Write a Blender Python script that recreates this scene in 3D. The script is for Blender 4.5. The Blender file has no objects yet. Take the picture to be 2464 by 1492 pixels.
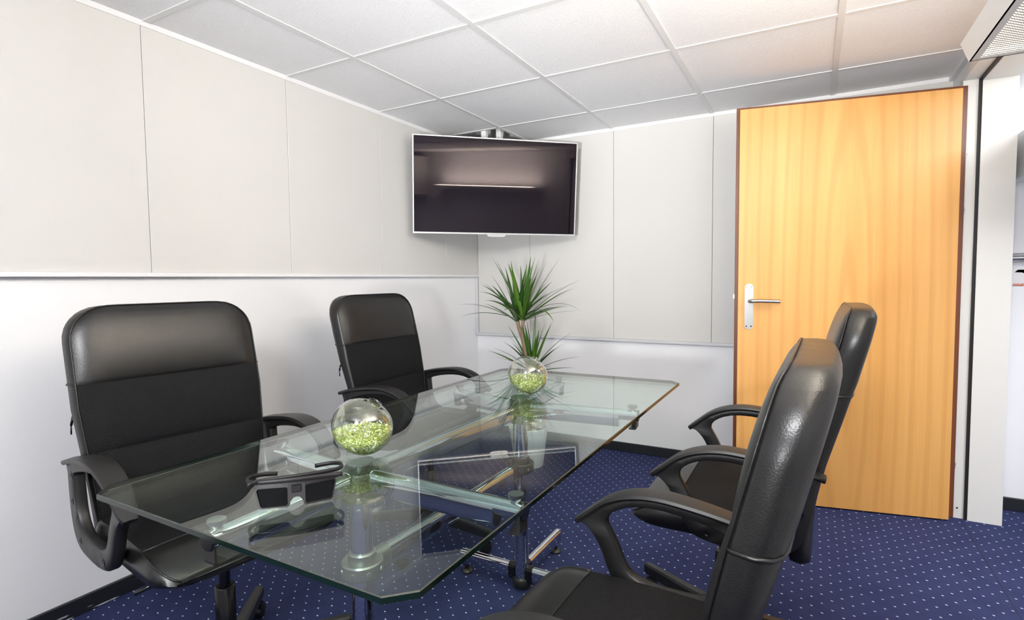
import bpy, bmesh, math, random
from mathutils import Vector, Matrix
random.seed(7)
scene = bpy.context.scene
COL = scene.collection
PI = math.pi

# ------------------------------------------------------------------ camera
H = 2.153          # suspended ceiling height
W = 2.855          # room width (left wall x=0, right wall x=W, back wall y=0)
CAM = Vector((2.249, -3.5154, 1.1637))
yaw, pitch, roll = -0.5056, -0.0552, -0.0107
fw = Vector((math.sin(yaw)*math.cos(pitch), math.cos(yaw)*math.cos(pitch), math.sin(pitch)))
rt = Vector((math.cos(yaw), -math.sin(yaw), 0)); up = rt.cross(fw)
r2 = rt*math.cos(roll) + up*math.sin(roll); u2 = up*math.cos(roll) - rt*math.sin(roll)
cd = bpy.data.cameras.new('camera'); cam = bpy.data.objects.new('camera', cd); COL.objects.link(cam)
M = Matrix((r2, u2, -fw)).transposed().to_4x4(); M.translation = CAM
cam.matrix_world = M
cd.sensor_width = 36; cd.lens = 36*1302/2464; cd.clip_start = 0.02
scene.camera = cam

# ------------------------------------------------------------------ light and exposure
scene.view_settings.view_transform = 'Standard'
scene.view_settings.look = 'None'
scene.view_settings.gamma = 1
scene.view_settings.use_curve_mapping = False
scene.view_settings.exposure = -0.15
wd = bpy.data.worlds.new('world'); scene.world = wd; wd.use_nodes = True
wd.node_tree.nodes['Background'].inputs[0].default_value = (0.80, 0.88, 1.0, 1)
wd.node_tree.nodes['Background'].inputs[1].default_value = 1.0

def area_light(name, loc, target, sx, sy, power, color, shape='RECTANGLE'):
    ld = bpy.data.lights.new(name, 'AREA'); ld.shape = shape; ld.size = sx; ld.size_y = sy
    ld.energy = power; ld.color = color
    o = bpy.data.objects.new(name, ld); COL.objects.link(o); o.location = loc
    o.rotation_euler = (Vector(target)-Vector(loc)).to_track_quat('-Z', 'Y').to_euler()
    return o
# soft fill light, added at a made-up window behind the camera
area_light('rear_fill_light', (1.35, -4.66, 1.45), (1.35, 0, 1.2), 2.3, 1.2, 6, (0.95, 0.97, 1.0))
# the photographer's two flash heads behind the camera: one at the room, one up at the ceiling
area_light('camera_flash', (2.08, -4.20, 1.93), (0.8, -0.7, 1.2), 0.46, 0.46, 48, (0.975, 0.98, 1.0), 'DISK')
o_ = area_light('camera_flash_upward', (1.90, -4.20, 0.95), (1.10, -0.7, 2.15), 0.2, 0.2, 16, (0.97, 0.98, 1.0), 'DISK'); o_.data.spread = 1.15
# warm uplight of the wall luminaire
area_light('wall_luminaire_uplight', (2.72, -2.52, 1.752), (2.66, -2.52, 3.0), 1.45, 0.12, 48, (1.0, 0.90, 0.73))
# corridor ceiling lamp
area_light('corridor_lamp', (3.75, -1.5, 2.12), (3.75, -1.5, 0), 0.9, 1.6, 66, (0.96, 0.98, 1.0))

# ------------------------------------------------------------------ helpers
def link(o): COL.objects.link(o); return o
def obj(name, bm, mat, parent=None, smooth=False, auto=None):
    me = bpy.data.meshes.new(name); bm.normal_update(); bm.to_mesh(me); bm.free()
    for m in (mat if isinstance(mat, (list, tuple)) else [mat]): me.materials.append(m)
    o = link(bpy.data.objects.new(name, me)); o.parent = parent
    if smooth:
        me.polygons.foreach_set('use_smooth', [True]*len(me.polygons))
        if auto is not None:
            me.set_sharp_from_angle(angle=math.radians(auto))
    return o
def tag(o, label, cat, group=None):
    o['label'] = label; o['category'] = cat
    if group: o['group'] = group
    return o
def struct(o, label=None):
    o['kind'] = 'structure'
    if label: o['label'] = label
    return o
def empty(name, loc=(0, 0, 0), rz=0):
    o = link(bpy.data.objects.new(name, None)); o.location = loc; o.rotation_euler = (0, 0, rz); o.empty_display_size = 0.05
    return o
def NB(): return bmesh.new()
def box(bm, x0, x1, y0, y1, z0, z1, bev=0, seg=2, mat=0):
    vs = [bm.verts.new((x, y, z)) for x in (x0, x1) for y in (y0, y1) for z in (z0, z1)]
    idx = [(0, 1, 3, 2), (4, 6, 7, 5), (0, 4, 5, 1), (2, 3, 7, 6), (0, 2, 6, 4), (1, 5, 7, 3)]
    fs = [bm.faces.new([vs[i] for i in f]) for f in idx]
    for f in fs: f.material_index = mat
    if bev:
        es = list({e for f in fs for e in f.edges})
        r = bmesh.ops.bevel(bm, geom=es, offset=bev, segments=seg, affect='EDGES', profile=0.5)
    return fs
def bbox(name, mat, parent, x0, x1, y0, y1, z0, z1, bev=0, seg=2):
    bm = NB(); box(bm, min(x0, x1), max(x0, x1), min(y0, y1), max(y0, y1), min(z0, z1), max(z0, z1), bev, seg)
    return obj(name, bm, mat, parent)
def loft(bm, loops, closed=True, cap0=True, cap1=True, matf=None):
    rings = [[bm.verts.new(p) for p in L] for L in loops]
    n = len(rings[0])
    for i in range(len(rings)-1):
        for j in range(n if closed else n-1):
            k = (j+1) % n
            f = bm.faces.new((rings[i][j], rings[i][k], rings[i+1][k], rings[i+1][j]))
            if matf: f.material_index = matf(i, j)
    if cap0: bm.faces.new(list(reversed(rings[0])))
    if cap1: bm.faces.new(rings[-1])
    return rings
def lathe(bm, prof, seg=24, axis=Vector((0, 0, 1)), org=Vector((0, 0, 0)), cap0=False, cap1=False, rfun=None):
    q = Vector((0, 0, 1)).rotation_difference(axis.normalized())
    loops = []
    for r, h in prof:
        L = []
        for k in range(seg):
            a = 2*PI*k/seg; rr = r*(rfun(k) if rfun else 1)
            L.append(q @ Vector((rr*math.cos(a), rr*math.sin(a), h)) + org)
        loops.append(L)
    loft(bm, loops, True, cap0, cap1)
def cyl(bm, p0, p1, r0, r1=None, seg=20):
    p0 = Vector(p0); p1 = Vector(p1); r1 = r0 if r1 is None else r1
    lathe(bm, [(r0, 0), (r1, (p1-p0).length)], seg, p1-p0, p0, True, True)
def tube(bm, pts, rad, seg=8, flat=1.0, upv=Vector((0, 0, 1)), cap=True):
    """sweep an (elliptic) section along a polyline; rad may be a list; flat scales along the 'up' side"""
    pts = [Vector(p) for p in pts]; loops = []
    for i, p in enumerate(pts):
        t = (pts[min(i+1, len(pts)-1)] - pts[max(i-1, 0)]).normalized()
        s = t.cross(upv)
        s = s.normalized() if s.length > 1e-4 else Vector((1, 0, 0))
        v = s.cross(t).normalized(); r = rad[i] if isinstance(rad, (list, tuple)) else rad
        loops.append([p + s*(r*math.cos(2*PI*k/seg)) + v*(r*flat*math.sin(2*PI*k/seg)) for k in range(seg)])
    loft(bm, loops, True, cap, cap)
def stadium(w, h, n=8):
    """vertical oval section (side, up) coordinates"""
    r = w/2; L = []
    for k in range(n+1): a = PI*k/n; L.append((r*math.cos(a), h/2-r + r*math.sin(a)))
    for k in range(n+1): a = PI + PI*k/n; L.append((r*math.cos(a), -(h/2-r) + r*math.sin(a)))
    return L
def bar(bm, p0, p1, w, h):
    p0 = Vector(p0); p1 = Vector(p1); t = (p1-p0).normalized(); s = t.cross(Vector((0, 0, 1))).normalized(); v = s.cross(t)
    S = stadium(w, h)
    loft(bm, [[p + s*a + v*b for a, b in S] for p in (p0, p1)])
def catmull(P, n=6):
    P = [Vector(p) for p in P]; out = []
    for i in range(len(P)-1):
        a = P[max(i-1, 0)]; b = P[i]; c = P[i+1]; d = P[min(i+2, len(P)-1)]
        for k in range(n):
            t = k/n
            out.append(0.5*((2*b) + (c-a)*t + (2*a-5*b+4*c-d)*t*t + (3*b-a-3*c+d)*t**3))
    out.append(P[-1]); return out
def copy_tree(o, parent=None):
    c = o.copy(); link(c); c.parent = parent
    for ch in list(o.children): copy_tree(ch, c)
    return c

# ------------------------------------------------------------------ materials
def lin(c): return tuple((x/12.92 if x <= 0.04045 else ((x+0.055)/1.055)**2.4) for x in [v/255 for v in c]) + (1,)
class N:
    def __init__(s, name):
        s.m = bpy.data.materials.new(name); s.m.use_nodes = True; s.t = s.m.node_tree
        s.b = s.t.nodes['Principled BSDF']; s.out = s.t.nodes['Material Output']
    def n(s, typ, **kw):
        x = s.t.nodes.new(typ)
        for k, v in kw.items(): setattr(x, k, v)
        return x
    def l(s, a, b): s.t.links.new(a, b)
    def coords(s, kind='Object', scale=(1, 1, 1), rot=(0, 0, 0), loc=(0, 0, 0)):
        tc = s.n('ShaderNodeTexCoord'); mp = s.n('ShaderNodeMapping')
        mp.inputs['Scale'].default_value = scale; mp.inputs['Rotation'].default_value = rot; mp.inputs['Location'].default_value = loc
        s.l(tc.outputs[kind], mp.inputs[0]); return mp.outputs[0]
    def noise(s, vec, scale, detail=3, rough=0.5, dist=0):
        x = s.n('ShaderNodeTexNoise'); x.inputs['Scale'].default_value = scale; x.inputs['Detail'].default_value = detail
        x.inputs['Roughness'].default_value = rough; x.inputs['Distortion'].default_value = dist
        if vec is not None: s.l(vec, x.inputs['Vector'])
        return x.outputs['Fac']
    def ramp(s, fac, stops):
        r = s.n('ShaderNodeValToRGB'); e = r.color_ramp.elements
        while len(e) < len(stops): e.new(0.5)
        for i, (p, c) in enumerate(stops): e[i].position = p; e[i].color = c
        s.l(fac, r.inputs[0]); return r.outputs[0]
    def math(s, op, a, b=None, c=None, clamp=False):
        x = s.n('ShaderNodeMath', operation=op, use_clamp=clamp)
        for i, v in enumerate((a, b, c)):
            if v is None: continue
            if isinstance(v, (int, float)): x.inputs[i].default_value = v
            else: s.l(v, x.inputs[i])
        return x.outputs[0]
    def mix(s, fac, a, b):
        x = s.n('ShaderNodeMix', data_type='RGBA')
        for i, v in ((0, fac), (6, a), (7, b)):
            if isinstance(v, (int, float, tuple)): x.inputs[i].default_value = v
            else: s.l(v, x.inputs[i])
        return x.outputs[2]
    def bump(s, h, strength=0.2, dist=0.002):
        x = s.n('ShaderNodeBump'); x.inputs['Strength'].default_value = strength; x.inputs['Distance'].default_value = dist
        s.l(h, x.inputs['Height']); s.l(x.outputs[0], s.b.inputs['Normal'])
    def set(s, **kw):
        for k, v in kw.items():
            i = s.b.inputs[k.replace('_', ' ')]
            if isinstance(v, (int, float, tuple)): i.default_value = v
            else: s.l(v, i)
        return s
def plain(name, rgb, rough=0.5, metal=0.0, spec=0.5, var=0.05, vscale=30):
    """plain coat with a faint procedural unevenness"""
    m = N(name); v = m.coords('Object'); f = m.noise(v, vscale, 3)
    c = lin(rgb); d = tuple(x*(1-var) for x in c[:3])+(1,)
    m.set(Base_Color=m.mix(f, c, d), Roughness=rough, Metallic=metal); m.b.inputs['Specular IOR Level'].default_value = spec
    return m.m
MAT = {}
# white painted wall
m = N('white_wall_paint'); v = m.coords('Object'); f = m.noise(v, 180, 4); g = m.noise(v, 2.5, 2)
m.set(Base_Color=m.mix(g, lin((240, 240, 241)), lin((236, 236, 238))), Roughness=0.75); m.bump(f, 0.15, 0.0015); MAT['wall'] = m.m
# fabric wall panel
def fabric_panel():
    m = N('fabric_wall_panel'); v = m.coords('Object', scale=(1, 1, 1))
    h = m.noise(m.coords('Object', scale=(18, 18, 330)), 1.0, 4, 0.6); k = m.noise(m.coords('Object', scale=(300, 300, 60)), 1.0, 2)
    hk = m.math('ADD', h, k); g = m.noise(v, 3, 2)
    c = m.mix(m.ramp(hk, [(0.35, (0, 0, 0, 1)), (0.75, (1, 1, 1, 1))]), lin((196, 194, 191)), lin((209, 208, 205)))
    m.set(Base_Color=m.mix(m.math('MULTIPLY', g, 0.35), c, lin((204, 200, 194))), Roughness=0.85); m.b.inputs['Sheen Weight'].default_value = 0.1
    m.bump(hk, 0.2, 0.001); return m.m
MAT['panel'] = fabric_panel()
MAT['rail'] = plain('white_aluminium_trim', (232, 232, 233), 0.35, 0, 0.5, 0.03)
MAT['grey_rail'] = plain('pale_grey_trim', (205, 206, 208), 0.35, 0, 0.5, 0.04)
# ceiling tile
m = N('mineral_ceiling_tile'); v = m.coords('Object'); f = m.noise(v, 260, 5, 0.7); g = m.noise(v, 90, 3)
m.set(Base_Color=m.mix(m.ramp(f, [(0.38, (0, 0, 0, 1)), (0.55, (1, 1, 1, 1))]), lin((236, 236, 237)), lin((246, 246, 247))), Roughness=0.9)
m.bump(m.math('ADD', f, g), 0.35, 0.003); MAT['tile'] = m.m
MAT['tbar'] = plain('ceiling_grid_enamel', (228, 228, 227), 0.45, 0, 0.4, 0.03)
MAT['plenum'] = plain('raw_plaster', (150, 142, 132), 0.9, 0, 0.2, 0.25, 6)
# carpet with a woven dot lattice
m = N('blue_dotted_carpet'); tc = m.n('ShaderNodeTexCoord'); sp = m.n('ShaderNodeSeparateXYZ'); 
wob = m.n('ShaderNodeTexNoise'); wob.inputs['Scale'].default_value = 60; m.l(tc.outputs['Object'], wob.inputs['Vector'])
va = m.n('ShaderNodeVectorMath', operation='MULTIPLY_ADD'); m.l(wob.outputs['Color'], va.inputs[0]); va.inputs[1].default_value = (0.004, 0.004, 0); m.l(tc.outputs['Object'], va.inputs[2])
m.l(va.outputs[0], sp.inputs[0])
P = 0.0643
def cell(ax, off): return m.math('SUBTRACT', m.math('FRACT', m.math('MULTIPLY_ADD', ax, 1/P, 100.5-off/P)), 0.5)
def dot(dx, dy):
    a = m.math('MULTIPLY', cell(sp.outputs[0], 2.5278+dx), P/0.0040); b = m.math('MULTIPLY', cell(sp.outputs[1], -0.8645+dy), P/0.0027)
    b = m.math('MULTIPLY_ADD', a, 0.35, b)
    return m.math('LESS_THAN', m.math('ADD', m.math('MULTIPLY', a, a), m.math('MULTIPLY', b, b)), 1.0)
dm = m.math('MAXIMUM', dot(0, 0), dot(P/2, P/2))
v = m.coords('Object'); pile = m.noise(v, 420, 4, 0.7); patch = m.noise(v, 9, 4, 0.6)
c = m.mix(m.ramp(pile, [(0.3, (0, 0, 0, 1)), (0.7, (1, 1, 1, 1))]), lin((36, 42, 76)), lin((67, 74, 116)))
c = m.mix(m.math('MULTIPLY', m.ramp(patch, [(0.42, (0, 0, 0, 1)), (0.7, (1, 1, 1, 1))]), 0.3), c, lin((34, 39, 70)))
m.set(Base_Color=m.mix(dm, c, lin((205, 210, 232))), Roughness=0.95); m.b.inputs['Specular IOR Level'].default_value = 0.1
m.bump(pile, 0.6, 0.004); MAT['carpet'] = m.m
MAT['base'] = plain('black_rubber_skirting', (34, 36, 40), 0.42, 0, 0.5, 0.15)
# left skirting with pale scuffs along it
m = N('scuffed_black_skirting'); s1 = m.noise(m.coords('Object', scale=(1, 1.2, 110)), 1.0, 2, 0.5); s2 = m.noise(m.coords('Object', scale=(1, 6, 20)), 1.0, 3)
sc = m.ramp(m.math('MULTIPLY', s1, s2), [(0.385, (0, 0, 0, 1)), (0.40, (1, 1, 1, 1))])
m.set(Base_Color=m.mix(sc, lin((30, 32, 36)), lin((205, 206, 210))), Roughness=0.4); MAT['scuff'] = m.m
# beech veneer with cathedral figure, dark stained edge
def wood(name, a, b, c_):
    m = N(name)
    w = m.n('ShaderNodeTexWave', wave_type='RINGS', rings_direction='Y', wave_profile='SIN')
    w.inputs['Scale'].default_value = 1.0; w.inputs['Distortion'].default_value = 2.2; w.inputs['Detail'].default_value = 2; w.inputs['Detail Scale'].default_value = 1.2
    m.l(m.coords('Object', scale=(5, 5, 0.42), loc=(2.2, 0, -0.35)), w.inputs['Vector'])
    g = m.noise(m.coords('Object', scale=(210, 210, 3.2)), 1.0, 4, 0.6); g2 = m.noise(m.coords('Object', scale=(9, 9, 0.5)), 1.0, 3, 0.5)
    c = m.mix(m.ramp(g2, [(0.3, (0, 0, 0, 1)), (0.7, (1, 1, 1, 1))]), a, b)
    c = m.mix(m.math('MULTIPLY', m.ramp(w.outputs['Fac'], [(0.6, (0, 0, 0, 1)), (0.97, (1, 1, 1, 1))]), 0.26), c, c_)
    c = m.mix(m.math('MULTIPLY', m.ramp(g, [(0.45, (0, 0, 0, 1)), (0.75, (1, 1, 1, 1))]), 0.22), c, c_)
    m.set(Base_Color=c, Roughness=0.42); m.b.inputs['Coat Weight'].default_value = 0.12; m.b.inputs['Coat Roughness'].default_value = 0.3
    return m.m
MAT['beech'] = wood('beech_veneer', lin((222, 168, 97)), lin((214, 156, 83)), lin((186, 124, 54)))
MAT['edge_wood'] = wood('dark_stained_edge', lin((120, 66, 34)), lin((104, 54, 28)), lin((74, 36, 18)))
# leather, mesh fabric, plastic
m = N('black_leather'); v = m.coords('Object'); vo = m.n('ShaderNodeTexVoronoi'); vo.inputs['Scale'].default_value = 430; m.l(v, vo.inputs['Vector'])
f = m.noise(v, 30, 3); f2 = m.noise(v, 320, 2)
m.set(Base_Color=m.mix(f, lin((19, 18, 18)), lin((24, 23, 22))), Roughness=m.math('MULTIPLY_ADD', f, 0.1, 0.28)); m.b.inputs['Specular IOR Level'].default_value = 0.5
m.bump(m.math('MULTIPLY_ADD', f2, 0.5, vo.outputs['Distance']), 0.13, 0.001); MAT['leather'] = m.m
m = N('black_spacer_mesh'); v = m.coords('Object', scale=(1, 1, 1))
def knit(m):
    tc = m.n('ShaderNodeTexCoord'); s = m.n('ShaderNodeSeparateXYZ'); m.l(tc.outputs['UV'], s.inputs[0])
    k = 2*PI/0.0088
    a = m.math('SINE', m.math('MULTIPLY', s.outputs[0], k)); b = m.math('SINE', m.math('MULTIPLY', s.outputs[1], k*1.1))
    return m.math('MULTIPLY', a, b)
kn = knit(m); km = m.ramp(m.math('MULTIPLY_ADD', kn, 0.5, 0.5), [(0.5, (0, 0, 0, 1)), (0.68, (1, 1, 1, 1))])
m.set(Base_Color=m.mix(km, lin((17, 17, 20)), lin((3, 3, 4))), Roughness=0.75); m.b.inputs['Specular IOR Level'].default_value = 0.22
m.bump(m.math('MULTIPLY', kn, -1), 0.4, 0.001); MAT['mesh'] = m.m
m = N('black_moulded_plastic'); f = m.noise(m.coords('Object'), 500, 3); g = m.noise(m.coords('Object'), 12, 2)
m.set(Base_Color=m.mix(g, lin((22, 21, 21)), lin((27, 26, 26))), Roughness=0.42); m.bump(f, 0.25, 0.0006); MAT['plastic'] = m.m
MAT['black_gloss'] = plain('black_gloss_plastic', (18, 18, 20), 0.18, 0, 0.5, 0.1)
MAT['thread'] = plain('grey_stitch_thread', (66, 64, 62), 0.6)
MAT['chrome'] = plain('polished_chrome', (214, 216, 220), 0.05, 1.0, 0.5, 0.02)
MAT['steel'] = plain('brushed_steel', (190, 190, 188), 0.32, 1.0, 0.5, 0.06, 120)
MAT['alu'] = plain('satin_aluminium_casting', (150, 150, 146), 0.35, 0.9, 0.5, 0.08)
MAT['dark_metal'] = plain('dark_zinc_casting', (74, 72, 68), 0.38, 0.8, 0.5, 0.1)
# glass: clear pane with Fresnel reflection (refraction left out, the panes are thin)
def glass(name, tint, f0=0.04, power=5.0, gain=1.0):
    m = N(name); t = m.t; t.nodes.remove(m.b)
    lw = m.n('ShaderNodeLayerWeight'); lw.inputs[0].default_value = 0.5
    fac = m.math('MULTIPLY_ADD', m.math('POWER', lw.outputs['Facing'], power), (1-f0)*gain, f0)
    tr = m.n('ShaderNodeBsdfTransparent'); tr.inputs[0].default_value = tint
    gl = m.n('ShaderNodeBsdfGlossy'); gl.inputs['Roughness'].default_value = 0.004; gl.inputs['Color'].default_value = (1, 1, 1, 1)
    mx = m.n('ShaderNodeMixShader'); m.l(fac, mx.inputs[0]); m.l(tr.outputs[0], mx.inputs[1]); m.l(gl.outputs[0], mx.inputs[2])
    m.l(mx.outputs[0], m.out.inputs[0]); return m.m
MAT['glass'] = glass('table_glass', (0.865, 0.94, 0.915, 1), 0.045)
MAT['bowl_glass'] = glass('blown_glass', (0.97, 0.98, 0.97, 1), 0.13, 2.4)
MAT['pane'] = glass('added_window_pane', (0.97, 0.98, 0.98, 1), 0.04)  # panes of the added rear window, out of view
MAT['glass_edge'] = plain('green_glass_edge', (8, 22, 18), 0.12, 0, 0.5, 0.2)
MAT['glass_arris'] = plain('polished_glass_arris', (52, 54, 50), 0.25, 0, 0.5, 0.1)
m = N('green_glitter'); v = m.coords('Object'); vo = m.n('ShaderNodeTexVoronoi'); vo.inputs['Scale'].default_value = 420; m.l(v, vo.inputs['Vector'])
sx = m.n('ShaderNodeSeparateColor'); m.l(vo.outputs['Color'], sx.inputs[0])
m.set(Base_Color=m.ramp(sx.outputs[0], [(0.0, lin((70, 86, 30))), (0.3, lin((122, 142, 52))), (0.6, lin((160, 174, 84))), (0.85, lin((192, 202, 124))), (1.0, lin((250, 250, 230)))]), Roughness=0.3)
m.bump(sx.outputs[1], 0.9, 0.003); MAT['glitter'] = m.m
# television
m = N('black_tv_screen'); f = m.noise(m.coords('Object'), 3, 2)
m.set(Base_Color=m.mix(f, (0.006, 0.005, 0.008, 1), (0.009, 0.007, 0.011, 1)), Roughness=0.02); m.b.inputs['Specular IOR Level'].default_value = 0.5
m.b.inputs['Specular Tint'].default_value = (0.96, 0.84, 0.91, 1); m.b.inputs['IOR'].default_value = 1.36; MAT['screen'] = m.m
MAT['silver'] = plain('silver_plastic_bezel', (205, 206, 208), 0.25, 0.6, 0.5, 0.03)
MAT['tv_back'] = plain('dark_tv_back', (40, 40, 43), 0.5)
MAT['white_metal'] = plain('white_enamel', (228, 228, 226), 0.4, 0, 0.5, 0.03)
# plant
m = N('dracaena_leaf'); g = m.noise(m.coords('Object', scale=(1, 60, 60)), 1.0, 3); oi = m.n('ShaderNodeObjectInfo')
c = m.mix(oi.outputs['Random'], lin((44, 84, 30)), lin((92, 132, 40)))
m.set(Base_Color=m.mix(m.math('MULTIPLY', g, 0.6), c, lin((34, 62, 28))), Roughness=0.38); MAT['leaf'] = m.m
m = N('ringed_bark'); w = m.n('ShaderNodeTexWave', bands_direction='Z'); w.inputs['Scale'].default_value = 40; w.inputs['Distortion'].default_value = 3
m.l(m.coords('Object'), w.inputs['Vector'])
m.set(Base_Color=m.mix(w.outputs['Fac'], lin((120, 96, 74)), lin((164, 142, 118))), Roughness=0.85); m.bump(w.outputs['Fac'], 0.6, 0.003); MAT['bark'] = m.m
m = N('potting_soil'); f = m.noise(m.coords('Object'), 160, 5, 0.8)
m.set(Base_Color=m.mix(f, lin((40, 28, 22)), lin((92, 72, 58))), Roughness=1.0); m.bump(f, 1.0, 0.01); MAT['soil'] = m.m
MAT['pot'] = plain('white_glazed_pot', (226, 228, 228), 0.32, 0, 0.5, 0.03)
# perforated lamp grille
m = N('perforated_white_sheet'); tc = m.n('ShaderNodeTexCoord'); sp = m.n('ShaderNodeSeparateXYZ'); m.l(tc.outputs['Object'], sp.inputs[0])
def pc(ax, off, p): return m.math('SUBTRACT', m.math('FRACT', m.math('MULTIPLY_ADD', ax, 1/p, 50.0+off)), 0.5)
def hole(o):
    a = m.math('MULTIPLY', pc(sp.outputs[0], o, 0.0115), 0.0115/0.0036); b = m.math('MULTIPLY', pc(sp.outputs[1], o, 0.0115), 0.0115/0.0036)
    return m.math('LESS_THAN', m.math('ADD', m.math('MULTIPLY', a, a), m.math('MULTIPLY', b, b)), 1.0)
hm = m.math('MAXIMUM', hole(0), hole(0.5)); tr = m.n('ShaderNodeBsdfTransparent'); mx = m.n('ShaderNodeMixShader')
m.set(Base_Color=lin((176, 170, 164)), Roughness=0.4)
m.l(hm, mx.inputs[0]); m.l(m.b.outputs[0], mx.inputs[1]); m.l(tr.outputs[0], mx.inputs[2]); m.l(mx.outputs[0], m.out.inputs[0]); MAT['grille'] = m.m
m = N('lit_lamp_diffuser'); m.set(Base_Color=lin((240, 236, 226)), Roughness=0.5); m.b.inputs['Emission Color'].default_value = (1, 0.95, 0.86, 1); m.b.inputs['Emission Strength'].default_value = 1.1; MAT['diffuser'] = m.m
MAT['grey_wall'] = plain('grey_niche_wall', (150, 148, 144), 0.8)
MAT['pink'] = plain('salmon_plastic_beads', (236, 150, 128), 0.3)
MAT['tint_lens'] = plain('black_shutter_lens', (5, 6, 7), 0.08, 0, 0.12, 0.1)
MAT['matt_black'] = plain('satin_black_frame', (26, 24, 25), 0.45, 0, 0.25, 0.08)
MAT['gasket'] = plain('black_rubber_gasket', (22, 22, 23), 0.6)
MAT['frame_white'] = plain('cream_white_door_frame', (226, 224, 219), 0.5, 0, 0.4, 0.02)
MAT['paper'] = plain('white_paper_tag', (226, 226, 228), 0.6)

# ================================================================== setting
YR = -4.7   # rear wall
XC = 4.7    # far side of the corridor
bm = NB(); box(bm, -0.2, XC+0.1, YR-0.2, 1.2, -0.1, 0.0)
floor = struct(obj('floor', bm, MAT['carpet']), 'dark blue carpet woven with small pale dots')
bbox('carpet_seam', MAT['gasket'], floor, 2.890, 2.8916, -1.42, -0.27, 0.0, 0.0006)

# --- left wall with fabric panels
wl = struct(bbox('wall_left', MAT['wall'], None, -0.12, 0.0, YR, 0.0, 0, 2.6), 'white left wall with pale fabric panels above a rail')
ZL = 1.207; PT = 0.022
ys = [0.0, -0.43, -1.071, -1.712, -2.356, -3.0, -3.64, -4.28, YR]
G = 0.0010
for a, b in zip(ys[:-1], ys[1:]):
    bbox('fabric_panel', MAT['panel'], wl, 0.001, PT, b+G, a-G, ZL, H-0.016, 0.0015, 1)
bbox('panel_backing', MAT['gasket'], wl, 0.0005, PT*0.5, YR, 0, ZL, H-0.016)
struct(bbox('trim_1', MAT['rail'], None, 0.0, 0.034, YR, -0.001, ZL-0.016, ZL, 0.0015, 1), 'white rail under the left wall panels')
struct(bbox('trim_2', MAT['rail'], None, 0.0, 0.026, YR, -0.001, H-0.018, H+0.004), 'white edge strip where left wall meets ceiling')
struct(bbox('baseboard_left', MAT['scuff'], None, 0.0, 0.014, YR, -0.001, 0.001, 0.062, 0.002, 1), 'scuffed black skirting along the left wall')

# --- back wall
wb = struct(bbox('wall_back', MAT['wall'], None, -0.12, W+0.3, 0.0, 0.12, 0, 2.6), 'white back wall with fabric panels behind the television')
ZB = 0.767
xs = [0.024, 0.466, 1.092, 1.715, 2.335, W]
for a, b in zip(xs[:-1], xs[1:]):
    bbox('fabric_panel', MAT['panel'], wb, a+G, b-G, -PT, -0.001, ZB, H-0.016, 0.0015, 1)
bbox('panel_backing', MAT['gasket'], wb, 0.03, W, -PT*0.5, -0.0005, ZB, H-0.016)
struct(bbox('trim_3', MAT['grey_rail'], None, 0.001, W, -0.034, -0.0, ZB-0.019, ZB, 0.0015, 1), 'pale grey rail under the back wall panels')
struct(bbox('trim_4', MAT['grey_rail'], None, 0.001, 0.022, -0.030, -0.0, ZB, ZL-0.017, 0.0015, 1), 'pale grey upright strip in the room corner')
struct(bbox('trim_5', MAT['rail'], None, 0.027, W, -0.026, -0.0, H-0.018, H+0.004), 'white edge strip where back wall meets ceiling')
struct(bbox('baseboard_back', MAT['base'], None, 0.015, W-0.03, -0.014, -0.0, 0.001, 0.062, 0.002, 1), 'black skirting along the back wall')

# --- right wall with the doorway, unseen rear wall with a made-up window for the fill light
DY0, DY1, DZ = -0.262, -1.43, 2.062
bm = NB()
box(bm, W, W+0.18, DY0, 0.0, 0, 2.6); box(bm, W, W+0.18, DY1, DY0, DZ, 2.6); box(bm, W, W+0.18, YR, DY1, 0, 2.6)
struct(obj('wall_right', bm, MAT['wall']), 'white right wall beside the open doorway')
bm = NB()
wx0, wx1, wz0, wz1 = 0.15, 2.55, 0.80, 2.06
box(bm, -0.12, wx0, YR-0.15, YR, 0, 2.6); box(bm, wx1, XC, YR-0.15, YR, 0, 2.6)
box(bm, wx0, wx1, YR-0.15, YR, 0, wz0); box(bm, wx0, wx1, YR-0.15, YR, wz1, 2.6)
struct(obj('wall_rear', bm, MAT['wall']), 'white wall with a wide made-up window behind the photographer')
bm = NB()
for x in (wx0, (wx0+wx1)/2-0.03, wx1-0.06): box(bm, x, x+0.06, YR-0.10, YR-0.05, wz0, wz1)
for z in (wz0, wz1-0.06): box(bm, wx0, wx1, YR-0.10, YR-0.05, z, z+0.06)
win = struct(obj('added_window_1', bm, MAT['white_metal']), 'white frame of the made-up window behind the photographer')
for x0, x1 in ((wx0+0.06, (wx0+wx1)/2-0.03), ((wx0+wx1)/2+0.03, wx1-0.06)):
    bbox('added_window_pane', MAT['pane'], win, x0, x1, YR-0.078, YR-0.074, wz0+0.06, wz1-0.06)

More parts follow.
